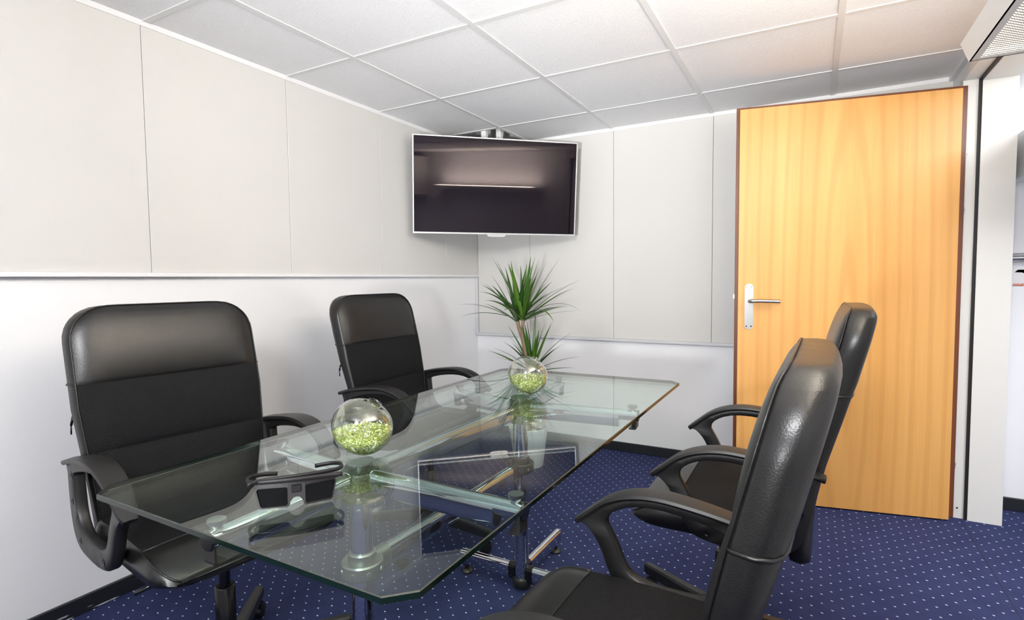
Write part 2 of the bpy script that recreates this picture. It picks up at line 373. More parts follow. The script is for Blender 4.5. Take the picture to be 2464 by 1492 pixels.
# --- door frame: rebated lining with a black gasket, far jamb, head, near jamb
bm = NB(); fx0, fx1 = W-0.012, W+0.186
box(bm, fx0+0.004, W+0.048, DY0-0.002, DY0+0.06, 0, DZ); box(bm, W+0.060, fx1, DY0-0.016, DY0+0.06, 0, DZ)
box(bm, fx0+0.004, W+0.048, DY1-0.03, DY0+0.06, DZ-0.002, DZ+0.05); box(bm, W+0.060, fx1, DY1-0.03, DY0+0.06, DZ-0.016, DZ+0.05)
box(bm, fx0+0.004, W+0.048, DY1-0.06, DY1+0.002, 0, DZ); box(bm, W+0.060, fx1, DY1-0.06, DY1+0.016, 0, DZ)
fr = struct(obj('trim_6', bm, MAT['frame_white']), 'cream white door frame with black rubber seal')
bm = NB(); box(bm, W+0.048, W+0.060, DY0-0.010, DY0+0.05, 0, DZ); box(bm, W+0.048, W+0.060, DY1, DY0, DZ-0.010, DZ+0.04); box(bm, W+0.048, W+0.060, DY1-0.05, DY1+0.010, 0, DZ)
obj('rubber_seal', bm, MAT['gasket'], fr)
bbox('screw_hole', MAT['gasket'], fr, W+0.020, W+0.027, DY0-0.003, DY0-0.001, 0.046, 0.053)

# --- ceiling: slab, grid of tiles and rails; the corner tile is left out for the television mount
ceil = struct(bbox('ceiling', MAT['plenum'], None, -0.12, XC+0.1, YR-0.15, 1.3, 2.55, 2.65), 'suspended ceiling of square mineral tiles')
AX, BY, S = 0.456, 0.421, 0.6325
gx = [0.0]+[AX+0.625*k for k in range(4)]+[W]
gy = [0.0, -BY]+[-BY-0.6398*k for k in range(1, 7)]+[YR]
T = 0.012
for i in range(len(gx)-1):
    for j in range(len(gy)-1):
        if i == 0 and j == 0: continue
        x0, x1, y1, y0 = gx[i]+T*0.6, gx[i+1]-T*0.6, gy[j]-T*0.6, gy[j+1]+T*0.6
        if x1-x0 < 0.05 or y1-y0 < 0.05: continue
        bbox('ceiling_tile', MAT['tile'], ceil, x0, x1, y0, y1, H+0.003, H+0.02)
for x in gx[1:-1]: bbox('grid_rail', MAT['tbar'], ceil, x-T, x+T, YR, -0.001, H-0.001, H+0.0025)
for y in gy[1:-1]:
    for i in range(len(gx)-1):
        bbox('cross_rail', MAT['tbar'], ceil, gx[i]+(T if i else 0.001), gx[i+1]-(T if i < len(gx)-2 else 0.001), y-T, y+T, H-0.0006, H+0.0025)
struct(bbox('trim_7', MAT['rail'], None, W-0.022, W-0.0005, YR, -0.03, H-0.02, H+0.004), 'white edge strip where right wall meets ceiling')

# --- door leaf: rebated, hinged on the right, standing open
hp = Vector((2.836, -0.331, 0.0)); dv = Vector((-0.982, -0.190, 0)).normalized()
door = empty('door_1', (hp.x, hp.y, 0.0), math.atan2(dv.y, dv.x)-PI)   # local +x back to the hinge, leaf along -x
struct(door, 'beech veneered door standing open')
L_ = 0.935
bbox('door_leaf', MAT['beech'], door, -L_, 0.0, 0.0, 0.026, 0.008, 2.012, 0.001, 1)
bbox('rebate_lip', MAT['edge_wood'], door, -L_-0.014, 0.028, 0.0262, 0.042, 0.012, 2.028, 0.001, 1)
# handle plate, lever
hx = -L_+0.052
bm = NB(); prof = []
for k in range(13): a = PI*k/12; prof.append((hx+0.0205*math.cos(a), 1.112+0.0205*math.sin(a)))
for k in range(13): a = PI+PI*k/12; prof.append((hx+0.0205*math.cos(a), 0.918+0.0205*math.sin(a)))
loft(bm, [[Vector((x, y, z)) for x, z in prof] for y in (0.0, -0.004)])
hpz = obj('handle_plate', bm, MAT['steel'], door)
for sx in (-0.011, 0.011):
    for z in (0.914, 1.116): bm = NB(); cyl(bm, (hx+sx, -0.004, z), (hx+sx, -0.0055, z), 0.004, 0.0035, 10); obj('screw', bm, MAT['chrome'], hpz)
bm = NB(); tube(bm, catmull([(hx, -0.003, 1.045), (hx, -0.03, 1.045), (hx+0.004, -0.044, 1.045), (hx+0.018, -0.05, 1.045), (hx+0.06, -0.05, 1.045), (hx+0.138, -0.05, 1.043)], 5), 0.0095, 14)
obj('lever_handle', bm, MAT['steel'], door, True, 50)
bbox('latch_plate', MAT['paper'], door, -L_-0.022, -L_-0.0131, 0.029, 0.040, 1.055, 1.078)
for z in (1.72, 1.465, 0.262):
    bm = NB(); cyl(bm, (0.027, 0.034, z-0.002), (0.040, 0.052, z+0.002), 0.0035, 0.0035, 10); cyl(bm, (0.0305, 0.036, z-0.014), (0.0305, 0.036, z+0.014), 0.003, 0.003, 10)
    obj('hinge_pin', bm, MAT['steel'], door)

# --- corridor beyond the doorway
cor = 3.041
bm = NB(); yc = -0.03
box(bm, cor, XC, yc, 0.12, 0, 1.108); box(bm, cor, XC, yc, 0.12, 1.268, 2.6); box(bm, cor, XC, 0.12, 0.14, 0, 2.6)
struct(obj('wall_corridor', bm, MAT['wall']), 'white corridor wall with a low niche seen through the doorway')
struct(bbox('wall_corridor_side', MAT['wall'], None, XC, XC+0.1, YR, 0.12, 0, 2.6))
struct(bbox('ceiling_corridor', MAT['wall'], None, W+0.18, XC, YR, 0.12, 2.153, 2.18))
struct(bbox('baseboard_corridor', MAT['base'], None, cor, XC, yc-0.014, yc, 0.001, 0.064, 0.002, 1), 'black skirting along the corridor wall')
bb_ = bbox('niche_back', MAT['grey_wall'], None, cor+0.001, XC-0.01, 0.095, 0.119, 1.109, 1.267)
struct(bb_, 'grey back of the corridor niche')
oc = tag(bbox('overhead_cabinet', MAT['white_metal'], None, cor+0.03, 4.3, -0.80, yc-0.002, 1.605, 1.815, 0.003, 1), 'white overhead cabinet in the corridor beyond the doorway', 'cabinet')
bm = NB(); cyl(bm, (cor+0.002, -0.045, 1.243), (4.2, -0.045, 1.243), 0.014); 
tag(obj('grab_rail', bm, MAT['steel'], None, True, 50), 'brushed steel tube rail above the corridor niche', 'rail')
bm = NB(); loft(bm, [[Vector(p) for p in ((3.118, y, 1.176), (3.130, y, 1.188), (3.152, y, 1.188), (3.23, y, 1.150), (3.222, y, 1.138), (3.146, y, 1.174))] for y in (0.0, 0.05)])
hs = tag(obj('phone_handset', bm, MAT['black_gloss']), 'black slanted handset lying in the corridor niche', 'handset')
bbox('cradle', MAT['black_gloss'], hs, 3.185, 3.25, 0.005, 0.05, 1.1085, 1.142, 0.004, 1)
for k in range(5):
    bm = NB(); bmesh.ops.create_icosphere(bm, subdivisions=2, radius=0.0068)
    o = obj('bead', bm, MAT['pink'], None, True); o.location = (3.1175+0.0128*k, -0.018, 1.1148)
    tag(o, 'salmon pink bead in a row on the corridor niche ledge', 'bead', 'salmon beads on the niche ledge')

# ================================================================== office chairs
def make_chair():
    ch = empty('office_chair')
    NZ = 34; z0, zt, zs, zm = 0.415, 1.102, 0.888, 0.70
    def front(z):   # front face profile
        P = [(0.40, -0.196), (0.47, -0.196), (0.58, -0.203), (0.70, -0.222), (0.88, -0.262), (1.0, -0.292), (1.12, -0.322)]
        for (a, xa), (b, xb) in zip(P[:-1], P[1:]):
            if z <= b:
                t = (z-a)/(b-a); t = max(t, 0); return xa+(xb-xa)*t
        return P[-1][1]
    def hw(z):
        base = 0.228 + 0.030*min(1, max(0, (z-0.42)/0.40)); R = 0.098
        if z > zt-R: d = z-(zt-R); base = base-R+math.sqrt(max(R*R-d*d, 0))
        if z < z0+0.04: d = z0+0.04-z; base -= 0.04-math.sqrt(max(0.0016-d*d, 0))
        return base
    def thick(z): return 0.042+0.018*min(1, max(0, (z-0.62)/0.3))
    def puff(z):
        for a, b in ((z0, 0.47), (0.47, zm), (zm, zs), (zs, zt-0.004)):
            if a <= z <= b: return 0.016*math.sqrt(max(math.sin(PI*(z-a)/(b-a)), 0))
        return 0
    zz = sorted(set([z0+(zt-z0)*k/NZ for k in range(NZ+1)]+[zs-0.004, zs, zs+0.004, zm-0.004, zm, zm+0.004, zt-0.004, zt-0.012, zt-0.022, zt-0.035, zt-0.05]))
    NF = 13
    def loop(z):
        h = hw(z); t = thick(z); xf = front(z); pf = puff(z); L = []
        tt = t
        if z > zt-0.03: q = (z-(zt-0.03))/0.03; tt = t*(1-0.35*q*q); xf -= t*0.10*q*q
        rr = 0.02
        for k in range(NF):                                  # front, right to left
            u = -1+2*k/(NF-1); L.append(Vector((xf+pf*(1-u**4)**0.5*0.9+0.004, u*(h-0.007), z)))
        L += [Vector((xf-0.004, h, z)), Vector((xf-tt*0.5, h+0.006, z)), Vector((xf-tt+rr*0.6, h, z)), Vector((xf-tt+0.002, h-rr*0.7, z))]
        for k in range(5):
            u = 0.86-1.72*k/4; L.append(Vector((xf-tt-0.008*(1-u*u), u*h, z)))
        L += [Vector((xf-tt+0.002, -(h-rr*0.7), z)), Vector((xf-tt+rr*0.6, -h, z)), Vector((xf-tt*0.5, -h-0.006, z)), Vector((xf-0.004, -h, z))]
        return L
    loops = [loop(z) for z in zz]
    iu = zz.index(zs)
    # upper leather cover
    bm = NB(); loft(bm, loops[iu:], True, False, True); obj('leather_headrest', bm, MAT['leather'], ch, True, 60)
    # lower front of knitted mesh
    bm = NB(); uvl = bm.loops.layers.uv.new('uv')
    rows = [[bm.verts.new(p) for p in L[:NF]] for L in loops[:iu+1]]
    for i in range(iu):
        for j in range(NF-1):
            f = bm.faces.new((rows[i][j], rows[i][j+1], rows[i+1][j+1], rows[i+1][j]))
            for lp in f.loops: lp[uvl].uv = (lp.vert.co.y, lp.vert.co.z)
    obj('mesh_backrest', bm, MAT['mesh'], ch, True)
    # lower sides and rear of leather
    bm = NB(); loft(bm, [[L[NF-1]]+L[NF:]+[L[0]] for L in loops[:iu+1]], False, False, False)
    bm.faces.new([bm.verts.new(p) for p in reversed(loops[0])]); obj('leather_side_cover', bm, MAT['leather'], ch, True, 60)
    # piping along the front edge of the back
    pl = [L[NF-1]+Vector((0.0, 0.003, 0)) for L in loops]; pr = [L[0]+Vector((0.0, -0.003, 0)) for L in loops]
    top = [loops[-1][k]+Vector((0, 0, 0.001)) for k in range(NF-2, 0, -1)]
    bm = NB(); tube(bm, pl+top+list(reversed(pr)), 0.0019, 6, upv=Vector((1, 0, 0))); obj('piping', bm, MAT['leather'], ch, True)
    # stitched welt across the cover seam, on the sides and rear
    Ls = loops[iu]; wl_ = Ls[NF-1:]+[Ls[0]]
    bm = NB(); tube(bm, [p*1.0+Vector((0, math.copysign(0.0012, p.y), 0)) for p in wl_], 0.0030, 6); obj('welt', bm, MAT['leather'], ch, True)
    # stitches beside the piping (short threads)
    bm = NB()
    for src, sg in ((pl, 1), (pr, -1)):
        acc = 0
        for a, b in zip(src[:-1], src[1:]):
            d = (b-a).length; n = max(1, int(d/0.011))
            for k in range(n):
                p = a.lerp(b, k/n); q = a.lerp(b, k/n+0.55/n); o_ = Vector((-0.009, 0.0015*sg, 0))
                tube(bm, [p+o_, q+o_], 0.0009, 4)
    st = obj('stitching', bm, MAT['thread'], ch); st['kind'] = 'stuff'
    # zip pull hanging from the rear edge of the side cover
    bm = NB(); tube(bm, [(-0.286, -0.257, 0.80), (-0.287, -0.262, 0.775)], 0.0035, 6); tube(bm, [(-0.287, -0.262, 0.777), (-0.286, -0.263, 0.75)], 0.0022, 6)
    obj('zip_pull', bm, MAT['black_gloss'], ch, True)
    # seat
    def seat_loop(x):
        hwid = 0.248
        if x > 0.17: d = (x-0.17)/0.07; hwid -= 0.055*(1-math.sqrt(max(1-d*d, 0)))
        if x < -0.17: d = (-0.17-x)/0.05; hwid -= 0.03*d*d
        zt_ = 0.523 + (0.006*math.sin(PI*min(1, max(0, (x+0.21)/0.34))))
        zb_ = 0.448
        if x > 0.125: d = (x-0.125)/0.112; zt_ -= 0.046*d**2.4; zb_ += 0.012*d*d
        L = []
        for k in range(13):
            u = -1+2*k/12; L.append(Vector((x, u*(hwid-0.012), zt_+0.006*(1-u**4))))
        L += [Vector((x, hwid-0.004, zt_-0.006)), Vector((x, hwid+0.004, (zt_*0.6+zb_*0.4))), Vector((x, hwid-0.004, zb_+0.012)), Vector((x, hwid-0.03, zb_))]
        for k in range(3): L.append(Vector((x, 0.5*hwid*(1-k), zb_-0.003)))
        L += [Vector((x, -hwid+0.03, zb_)), Vector((x, -hwid+0.004, zb_+0.012)), Vector((x, -hwid-0.004, (zt_*0.6+zb_*0.4))), Vector((x, -hwid+0.004, zt_-0.006))]
        return L
    sxs = [-0.215+0.0238*k for k in range(14)]+[0.112, 0.125, 0.14, 0.16, 0.175, 0.19, 0.206, 0.22, 0.23, 0.237]
    sl = [seat_loop(x) for x in sxs]; im = sxs.index(0.112)
    bm = NB(); uvl = bm.loops.layers.uv.new('uv'); rows = [[bm.verts.new(p) for p in L[:13]] for L in sl[:im+1]]
    for i in range(im):
        for j in range(12):
            f = bm.faces.new((rows[i][j], rows[i+1][j], rows[i+1][j+1], rows[i][j+1]))
            for lp in f.loops: lp[uvl].uv = (lp.vert.co.x, lp.vert.co.y)
    obj('mesh_seat', bm, MAT['mesh'], ch, True)
    bm = NB(); loft(bm, [list(reversed([L[12]]+L[13:]+[L[0]])) for L in sl[:im+1]], False, False, False)
    loft(bm, [list(reversed(L)) for L in sl[im:]], True, False, True); bm.faces.new([bm.verts.new(p) for p in sl[0]])
    obj('leather_seat', bm, MAT['leather'], ch, True, 60)
    bm = NB(); tube(bm, [sl[im][k]+Vector((0, 0, 0.0004)) for k in range(13)], 0.0022, 6)
    for sg, ids in ((1, 12), (-1, 0)):
        tube(bm, [L[ids]+Vector((0, 0.004*sg, -0.001)) for L in sl[im:]], 0.0025, 6)
    obj('seat_piping', bm, MAT['leather'], ch, True)
    # arm rests
    O = [(-.25, .688), (-.15, .708), (-.05, .717), (.025, .710), (.08, .688), (.126, .652), (.152, .628), (.136, .620), (.114, .598), (.096, .567), (.082, .531), (.062, .495), (.035, .472), (-.03, .460), (-.11, .460), (-.17, .468), (-.21, .495), (-.232, .54), (-.243, .60), (-.248, .66)]
    I = [(-.19, .666), (-.13, .682), (-.05, .692), (.015, .688), (.057, .672), (.078, .654), (.084, .636), (.078, .622), (.067, .603), (.053, .576), (.043, .550), (.022, .525), (-.02, .512), (-.07, .510), (-.12, .513), (-.155, .528), (-.178, .555), (-.188, .59), (-.193, .63), (-.195, .655)]
    def closed_spline(P, n):
        out = []; m_ = len(P)
        for i in range(m_):
            a, b, c, d = (Vector((*P[(i+k-1) % m_], 0)) for k in range(4))
            for k in range(n):
                t = k/n; v = 0.5*((2*b)+(c-a)*t+(2*a-5*b+4*c-d)*t*t+(3*b-a-3*c+d)*t**3); out.append((v.x, v.y))
        return out
    Oc, Ic = closed_spline(O, 2), closed_spline(I, 2)
    for sg in (-1, 1):
        yc_ = 0.272*sg; hwid = 0.0135
        bm = NB(); e = 0.004
        def shrink(A, B, k): return [(a[0]+(b[0]-a[0])*k/max(1e-6, math.hypot(b[0]-a[0], b[1]-a[1])), a[1]+(b[1]-a[1])*k/max(1e-6, math.hypot(b[0]-a[0], b[1]-a[1]))) for a, b in zip(A, B)]
        Oi, Ii = shrink(Oc, Ic, e), shrink(Ic, Oc, e)
        sec = [(Oc, -hwid+e), (Oc, hwid-e), (Oi, hwid), (Ii, hwid), (Ic, hwid-e), (Ic, -hwid+e), (Ii, -hwid), (Oi, -hwid)]
        nn = len(Oc); ring = []
        for i in range(nn): ring.append([bm.verts.new((A[i][0], yc_+dy, A[i][1])) for A, dy in sec])
        for i in range(nn):
            j = (i+1) % nn
            for k in range(8): bm.faces.new((ring[i][k], ring[j][k], ring[j][(k+1) % 8], ring[i][(k+1) % 8]))
        # broad pad on top, from the rear stub to the beak
        pad = catmull([(-.268, 0, .681), (-.20, 0, .699), (-.12, 0, .713), (-.04, 0, .720), (.025, 0, .712), (.08, 0, .690), (.126, 0, .654), (.160, 0, .624)], 4)
        lps = []
        for i, p in enumerate(pad):
            u = i/(len(pad)-1); wv = 0.027*(0.80+0.35*math.sin(PI*min(1, u*1.05)))*(1 if u < 0.93 else 1-(u-0.93)*4)
            tg = (pad[min(i+1, len(pad)-1)]-pad[max(i-1, 0)]).normalized(); nv = Vector((-tg.z, 0, tg.x))
            c0 = p+Vector((0, yc_, 0))
            lps.append([c0+Vector((0, -wv, 0))+nv*0.0, c0+Vector((0, -wv*0.9, 0))+nv*0.006, c0+nv*0.009, c0+Vector((0, wv*0.9, 0))+nv*0.006, c0+Vector((0, wv, 0)), c0+Vector((0, wv*0.85, 0))-nv*0.006, c0-nv*0.008, c0+Vector((0, -wv*0.85, 0))-nv*0.006])
        loft(bm, lps)
        ar = obj('armrest', bm, MAT['plastic'], ch, True, 50)
        for bx, bz in ((-0.212, 0.655), (-0.214, 0.585), (-0.165, 0.492), (0.008, 0.488)):
            bm = NB(); lathe(bm, [(0.0085, -0.0005), (0.0085, 0.0012), (0.006, 0.0012), (0.005, 0.0002), (0.0025, 0.0002), (0.0022, 0.001)], 12, Vector((0, sg, 0)), Vector((bx, yc_+sg*0.0135, bz)), False, True)
            obj('bolt', bm, MAT['black_gloss'], ar)
    # under-seat mechanism, gas lift, star base
    bm = NB(); box(bm, -0.11, 0.11, -0.09, 0.09, 0.405, 0.446, 0.008, 2); box(bm, -0.235, -0.09, -0.03, 0.03, 0.405, 0.43, 0.005, 1); obj('tilt_mechanism', bm, MAT['plastic'], ch)
    bm = NB(); tube(bm, [(0.05, -0.07, 0.415), (0.06, -0.18, 0.412), (0.06, -0.24, 0.405)], 0.006, 8); obj('lift_lever', bm, MAT['black_gloss'], ch, True)
    bm = NB(); cyl(bm, (0, 0, 0.27), (0, 0, 0.41), 0.0145); obj('gas_piston', bm, MAT['black_gloss'], ch, True, 40)
    bm = NB(); lathe(bm, [(0.027, 0.06), (0.027, 0.292), (0.024, 0.296), (0.018, 0.296)], 24, cap0=True, cap1=True); obj('gas_lift_column', bm, MAT['black_gloss'], ch, True, 40)
    bm = NB(); lathe(bm, [(0.045, 0.062), (0.048, 0.075), (0.045, 0.118), (0.036, 0.125)], 24, cap0=True, cap1=True); obj('base_hub', bm, MAT['plastic'], ch, True, 40)
    for k in range(5):
        a = 2*PI*k/5; ca, sa = math.cos(a), math.sin(a); d = Vector((ca, sa, 0)); s = Vector((-sa, ca, 0))
        bm = NB(); lps = []
        for r, w_, zb_, zt_ in ((0.03, .021, .070, .118), (0.15, .019, .066, .108), (0.30, .016, .063, .099), (0.345, .015, .062, .096), (0.352, .012, .066, .092)):
            c0 = d*r
            lps.append([c0+s*w_+Vector((0, 0, zb_)), c0+s*w_+Vector((0, 0, zt_-.006)), c0+s*w_*.6+Vector((0, 0, zt_)), c0-s*w_*.6+Vector((0, 0, zt_)), c0-s*w_+Vector((0, 0, zt_-.006)), c0-s*w_+Vector((0, 0, zb_))])
        loft(bm, lps); lg = obj('base_leg', bm, MAT['plastic'], ch)
        b = a+0.9*math.sin(k*2.3+1); cb = d*0.33; e_ = Vector((math.cos(b), math.sin(b), 0)); s_ = Vector((-math.sin(b), math.cos(b), 0)); cc = cb-e_*0.016
        bm = NB()
        for sg in (-1, 1):
            lathe(bm, [(0.010, 0.009), (0.024, 0.007), (0.0245, 0.0), (0.0235, -0.006), (0.014, -0.011)], 18, s_*sg, cc+s_*sg*0.014+Vector((0, 0, 0.0245)), True, True)
        cyl(bm, cb+Vector((0, 0, 0.035)), cb+Vector((0, 0, 0.066)), 0.006)
        lps = []
        for k2 in range(7):
            t = PI*0.05+PI*0.72*k2/6; p = cc+Vector((0, 0, 0.0245))+e_*(0.029*math.cos(t))+Vector((0, 0, 0.029*math.sin(t)))
            lps.append([p+s_*0.013, p-s_*0.013, p-s_*0.013+(p-cc-Vector((0, 0, 0.0245)))*0.12, p+s_*0.013+(p-cc-Vector((0, 0, 0.0245)))*0.12])
        loft(bm, lps); obj('caster', bm, MAT['plastic'], lg, True, 40)
    return ch
ch1 = make_chair()
CHG = 'black office chairs around the glass table'
spots = [((0.783, -2.595), math.radians(-8), 'black office chair at the left, its near armrest beside the table corner'),
         ((0.727, -1.556), math.radians(0.7), 'black office chair against the left wall, behind the nearer glass bowl'),
         ((1.912, -2.585), math.radians(178.5), 'black office chair in the right foreground, cut off by the bottom edge'),
         ((2.020, -1.722), math.radians(180), 'black office chair in front of the wooden door, partly hidden by the foreground chair')]
chairs = []
for i, ((x, y), rz, lab) in enumerate(spots):
    c = ch1 if i == 0 else copy_tree(ch1)
    c.location = (x, y, 0); c.rotation_euler = (0, 0, rz); tag(c, lab, 'chair', CHG); chairs.append(c)
# turn the star bases so that the legs stand as in the photograph
def turn_base(c, ang):
    for o in c.children:
        if o.name.startswith('base_leg'): o.rotation_euler = (0, 0, ang)
for c, a in zip(chairs, (math.radians(58+8), math.radians(-6), math.radians(10), math.radians(40))): turn_base(c, a)
# the two right-hand chairs are set a little lower on their gas lifts
def lower_seat(c, dz):
    for o in c.children:
        if not o.name.startswith(('base_leg', 'base_hub', 'gas_lift_column')): o.location.z += dz
lower_seat(chairs[2], -0.046); lower_seat(chairs[3], -0.018)
bm = NB(); loft(bm, [[Vector(p) for p in ((-0.20, y, 0.455), (-0.145, y, 0.452), (-0.18, y, 0.405))] for y in (-0.252, -0.2505)]); obj('paper_tag', bm, MAT['paper'], chairs[0])

# ================================================================== glass table
tb = empty('glass_table', (1.378, -2.13, 0)); tag(tb, 'glass topped conference table on chrome columns in the middle of the room', 'table')
TO = Vector((1.378, -2.13, 0))
TX0, TX1, TY0, TY1, TZ, TT, CF = 0.968, 1.792, -2.992, -1.276, 0.745, 0.012, 0.036
def L3(x, y, z): return Vector((x, y, z))-TO
pl = [(TX0+CF, TY0), (TX1-CF, TY0), (TX1, TY0+CF), (TX1, TY1-CF), (TX1-CF, TY1), (TX0+CF, TY1), (TX0, TY1-CF), (TX0, TY0+CF)]
cxm, cym = (TX0+TX1)/2, (TY0+TY1)/2
def inset(k): return [(x+(k if x < cxm else -k), y+(k if y < cym else -k)) for x, y in pl]
bm = NB(); e = 0.0016
lps = [[L3(x, y, z) for x, y in P_] for P_, z in ((inset(e), TZ-TT), (pl, TZ-TT+e), (pl, TZ-e), (inset(e), TZ))]
loft(bm, lps, True, True, True, lambda i, j: (2, 1, 2)[i])
obj('glass_top', bm, [MAT['glass'], MAT['glass_edge'], MAT['glass_arris']], tb)
cols = [Vector((1.300, -2.570, 0)), Vector((1.310, -1.765, 0))]
ARM_Z = 0.687; AH = 0.058; AW = 0.034
studs = [[(0.990, -2.545), (1.733, -2.575), (1.303, -2.932)], [(0.990, -1.690), (1.722, -1.722), (1.276, -1.335)]]
for ci, c in enumerate(cols):
    bm = NB(); cyl(bm, L3(c.x, c.y, 0.040), L3(c.x, c.y, 0.700), 0.0265, None, 32); obj('column', bm, MAT['chrome'], tb, True, 40)
    # flange carrying the stretcher
    bm = NB(); lathe(bm, [(0.047, 0.452), (0.050, 0.456), (0.050, 0.484), (0.047, 0.488), (0.033, 0.488), (0.033, 0.506), (0.030, 0.510), (0.0268, 0.510)], 32, Vector((0, 0, 1)), L3(c.x, c.y, 0), True, False)
    fl = obj('flange', bm, MAT['dark_metal'] if ci else MAT['alu'], tb, True, 24)
    for k in range(8):
        a = 2*PI*k/8+0.3; d = Vector((math.cos(a), math.sin(a), 0)); p = L3(c.x, c.y, 0.470)+d*0.0495
        bm = NB(); cyl(bm, p, p+d*0.0025, 0.006, 0.005, 10); obj('flange_screw', bm, MAT['steel'], fl)
    # head block, chrome neck and round cap under the glass
    bm = NB(); lathe(bm, [(0.046, 0.640), (0.050, 0.645), (0.050, 0.706), (0.046, 0.711), (0.022, 0.711)], 32, Vector((0, 0, 1)), L3(c.x, c.y, 0), True, True); obj('column_head', bm, MAT['dark_metal'], tb, True, 40)
    bm = NB(); lathe(bm, [(0.0175, 0.711), (0.0175, 0.724), (0.034, 0.7285), (0.034, 0.7328)], 28, Vector((0, 0, 1)), L3(c.x, c.y, 0), True, True); obj('glass_pad', bm, MAT['steel'], tb, True, 40)
    for sx, sy in studs[ci]:
        d = Vector((sx-c.x, sy-c.y, 0)); ln = d.length; d /= ln; s = Vector((-d.y, d.x, 0))
        p0 = L3(c.x, c.y, ARM_Z)+d*0.045; p1 = L3(sx, sy, ARM_Z)+d*0.018
        # upright oval extrusion; near its end only the round top runs on, above a small hook
        bm = NB(); bar(bm, p0-Vector((0, 0, 0.0005)), L3(sx, sy, ARM_Z-0.0005)-d*0.045, 0.037, 0.062); cyl(bm, L3(sx, sy, ARM_Z+0.012)-d*0.046, p1+Vector((0, 0, 0.012)), 0.0183, None, 24)
        arm = obj('support_arm', bm, MAT['chrome'], tb, True, 40)
        bm = NB(); prof = [(ln+0.017, 0.012), (ln+0.017, -0.028), (ln+0.013, -0.034), (ln-0.010, -0.034), (ln-0.010, -0.031), (ln+0.010, -0.030), (ln+0.013, -0.026), (ln+0.013, 0.012)]
        loft(bm, [[L3(c.x, c.y, ARM_Z)+d*a+Vector((0, 0, b))+s*w_ for a, b in prof] for w_ in (-0.0165, 0.0165)])
        bmesh.ops.triangulate(bm, faces=[f for f in bm.faces if len(f.verts) > 4]); bmesh.ops.recalc_face_normals(bm, faces=bm.faces[:])
        obj('end_hook', bm, MAT['dark_metal'], arm)
        bm = NB(); cyl(bm, p1+Vector((0, 0, 0.012)), p1+d*0.004+Vector((0, 0, 0.012)), 0.0195, 0.017, 24); obj('end_cap', bm, MAT['black_gloss'], arm, True, 40)
        bm = NB(); lathe(bm, [(0.009, 0.715), (0.010, 0.719), (0.0165, 0.727), (0.0165, 0.7328)], 22, Vector((0, 0, 1)), L3(sx, sy, 0), True, True); obj('glass_pad', bm, MAT['steel'], tb, True, 40)
    # feet: upright oval bars with levelling glides
    bm = NB(); lathe(bm, [(0.032, 0.014), (0.035, 0.018), (0.035, 0.044), (0.032, 0.048), (0.027, 0.048)], 28, Vector((0, 0, 1)), L3(c.x, c.y, 0), True, True); obj('base_hub', bm, MAT['dark_metal'], tb, True, 40)
    dirs = [(-1, 0, 0.27), (1, 0, 0.27), (0, 1 if ci else -1, 0.33)]
    for dx, dy, ln in dirs:
        d = Vector((dx, dy, 0)); p0 = L3(c.x, c.y, 0.062)+d*0.022; p1 = L3(c.x, c.y, 0.062)+d*(0.034+0.016)
        bm = NB(); bar(bm, p0, p1, 0.035, 0.066); ft = obj('foot_socket', bm, MAT['black_gloss'], tb, True, 50)
        bm = NB(); bar(bm, p1-d*0.004, L3(c.x, c.y, 0.062)+d*ln, 0.032, 0.062); obj('foot_bar', bm, MAT['chrome'], tb, True, 50)
        g = L3(c.x, c.y, 0)+d*(ln-0.022)
        bm = NB(); lathe(bm, [(0.021, 0.0), (0.022, 0.006), (0.018, 0.012), (0.008, 0.016), (0.008, 0.036)], 20, Vector((0, 0, 1)), g, True, True); obj('levelling_glide', bm, MAT['dark_metal'], tb, True, 40)
# long members between the columns
a, b = cols; d = (b-a).normalized(); s = Vector((-d.y, d.x, 0))
for nm, z, r, r0 in (('top_beam', 0.693, 0.0185, 0.045), ('stretcher', 0.470, 0.0175, 0.048)):
    ln = (b-a).length
    bm = NB(); bar(bm, L3(a.x, a.y, z-0.008)+d*(r0+0.03), L3(b.x, b.y, z-0.008)-d*(r0+0.03), r*2, 0.062); be = obj(nm, bm, MAT['chrome'], tb, True, 40)
    for q0, q1 in ((r0-0.012, r0+0.034), (ln-r0-0.034, ln-r0+0.012)):
        bm = NB(); bar(bm, L3(a.x, a.y, z-0.008)+d*q0, L3(a.x, a.y, z-0.008)+d*q1, r*2+0.004, 0.066); obj('tube_socket', bm, MAT['alu'] if q0 < ln/2 else MAT['dark_metal'], be, True, 40)
    for q in (ln*0.33, ln*0.80):
        bm = NB(); S_ = stadium(0.020, 0.05, 6)
        loft(bm, [[L3(a.x, a.y, z-0.008)+d*(q+h_)+Vector((0, 0, w_))+s*o_ for w_, h_ in S_] for o_ in (-r-0.001, -r+0.002)]); bmesh.ops.recalc_face_normals(bm, faces=bm.faces[:])
        obj('slot_cover', bm, MAT['black_gloss'], be)

